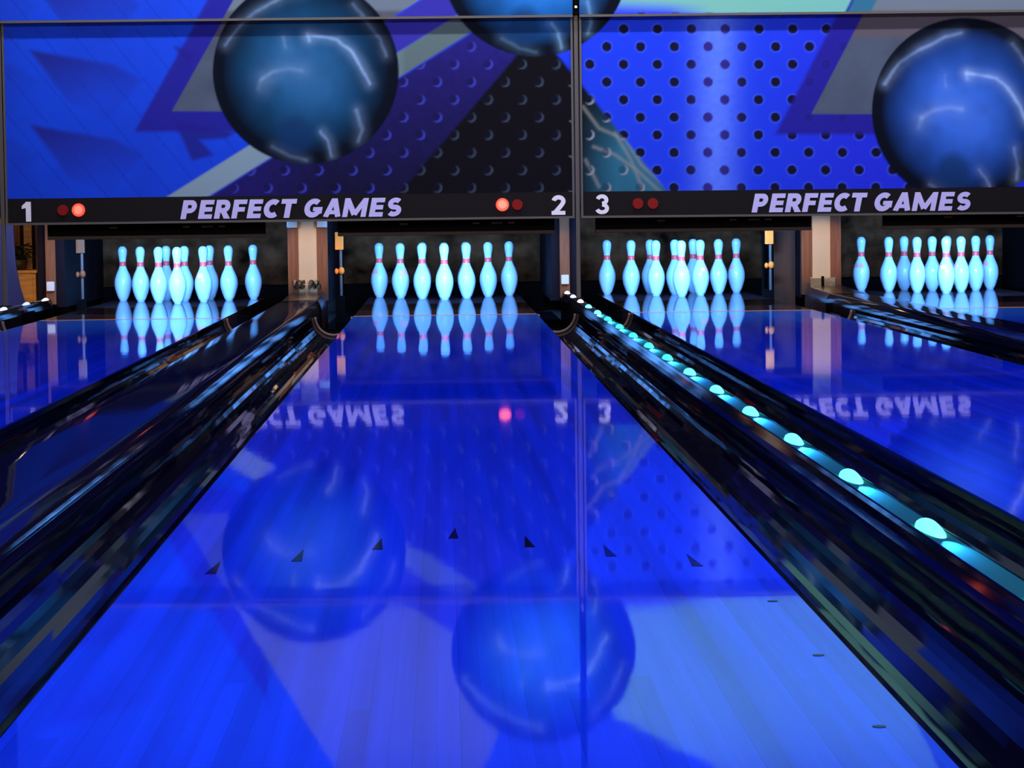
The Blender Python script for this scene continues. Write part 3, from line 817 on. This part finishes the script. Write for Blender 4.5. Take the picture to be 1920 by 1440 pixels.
for k in range(len(pts)): b_.faces.new((fr[k], fr[(k+1) % len(pts)], bk[(k+1) % len(pts)], bk[k]))
obj('board', b_, M['bluepanel'], t)

# ------------------------------------------------------------------ lights
def area(name, loc, target, sx, sy, power, col, spread=PI):
    l = bpy.data.lights.new(name, 'AREA'); l.shape = 'RECTANGLE'; l.size = sx; l.size_y = sy; l.energy = power; l.color = col; l.spread = spread
    o = bpy.data.objects.new(name, l); C.objects.link(o); o.location = loc
    o.rotation_euler = (Vector(target)-Vector(loc)).to_track_quat('-Z', 'Y').to_euler(); return o
def spot(name, loc, target, power, col, angle, blend=0.6, radius=0.05):
    l = bpy.data.lights.new(name, 'SPOT'); l.energy = power; l.color = col; l.spot_size = math.radians(angle); l.spot_blend = blend; l.shadow_soft_size = radius
    o = bpy.data.objects.new(name, l); C.objects.link(o); o.location = loc
    o.rotation_euler = (Vector(target)-Vector(loc)).to_track_quat('-Z', 'Y').to_euler(); return o
BLUE = (0.02, 0.07, 1.0)
for y, e in ((2.5, 185), (5.5, 170), (8.5, 140), (11.5, 110), (13.8, 60)):
    for x in (-1.7, 0.8, 3.3):
        spot('black_light', (x, y, 3.15), (x, y, 0), e, BLUE, 150, 1.0, 0.06)
# wash lights on the murals, high and in front
for x in (-1.6, 0.9, 3.4):
    area('mural_wash', (x, 15.65, 3.18), (x, 16.6, 1.1), 2.4, 0.10, 22, (0.90, 0.92, 1.0), math.radians(120))
    area('mural_wash_front', (x, 12.2, 3.15), (x, 16.6, 1.3), 1.6, 0.15, 11, (0.90, 0.92, 1.0), math.radians(90))  # added frontal fill that softens the shadow below the upper panel
# pin lights hidden behind the masking units
for x in L:
    area('pin_light', (x, 17.42, 0.62), (x, 18.9, 0.15), 0.85, 0.10, 34, (0.16, 0.41, 1.0), math.radians(85))
# warm light from the seating area behind the camera
area('bar_light', (0.8, -4.5, 2.0), (0.8, 16, 0.6), 5.0, 0.8, 150, (1.0, 0.72, 0.45), math.radians(100))
# warm work lights inside the machines, the last added to brighten the left cabinet
for x, y, z, e in ((-0.60, 17.75, 0.52, .4), (2.05, 17.75, 0.52, .4), (3.95, 17.8, 0.52, .3), (-2.75, 17.5, 0.9, 8)):
    l = bpy.data.lights.new('work_light', 'POINT'); l.energy = e; l.color = (1.0, 0.62, 0.28); l.shadow_soft_size = 0.03
    o = bpy.data.objects.new('work_light', l); C.objects.link(o); o.location = (x, y, z)
for x, tz_ in ((-0.893, .30), (0.793, .26), (2.48, .30), (-2.58, .26)):  # added hidden warm spots that brighten only the columns and posts
    spot('column_light', (x, 16.78, 0.66), (x, 18.1, tz_), 42 if abs(x) not in (0.793, 2.58) else 26, (1.0, 0.62, 0.34), 20, 0.5, 0.03)
w = bpy.data.worlds.new('hall_air'); sc.world = w; w.use_nodes = True
w.node_tree.nodes['Background'].inputs[0].default_value = (0.01, 0.01, 0.03, 1); w.node_tree.nodes['Background'].inputs[1].default_value = 0.2

# ------------------------------------------------------------------ camera
cam = bpy.data.cameras.new('camera'); co = bpy.data.objects.new('camera', cam); C.objects.link(co)
F_, yaw, pitch, roll = 5171.36, 0.02469, 0.06277, -0.01274
cam.sensor_fit = 'HORIZONTAL'; cam.sensor_width = 36.0; cam.lens = F_/1920*36.0; cam.clip_start = 0.05; cam.clip_end = 100
fw = Vector((math.sin(yaw)*math.cos(pitch), math.cos(yaw)*math.cos(pitch), -math.sin(pitch)))
r0 = Vector((math.cos(yaw), -math.sin(yaw), 0)); u0 = r0.cross(fw)
R = math.cos(roll)*r0 + math.sin(roll)*u0; U_ = math.cos(roll)*u0 - math.sin(roll)*r0
mw = Matrix((R, U_, -fw)).transposed().to_4x4(); mw.translation = (-0.01301, 0, 0.59572)
co.matrix_world = mw
sc.camera = co
sc.view_settings.view_transform = 'Standard'; sc.view_settings.look = 'None'
sc.view_settings.exposure = 0.0; sc.view_settings.gamma = 1.0; sc.view_settings.use_curve_mapping = False
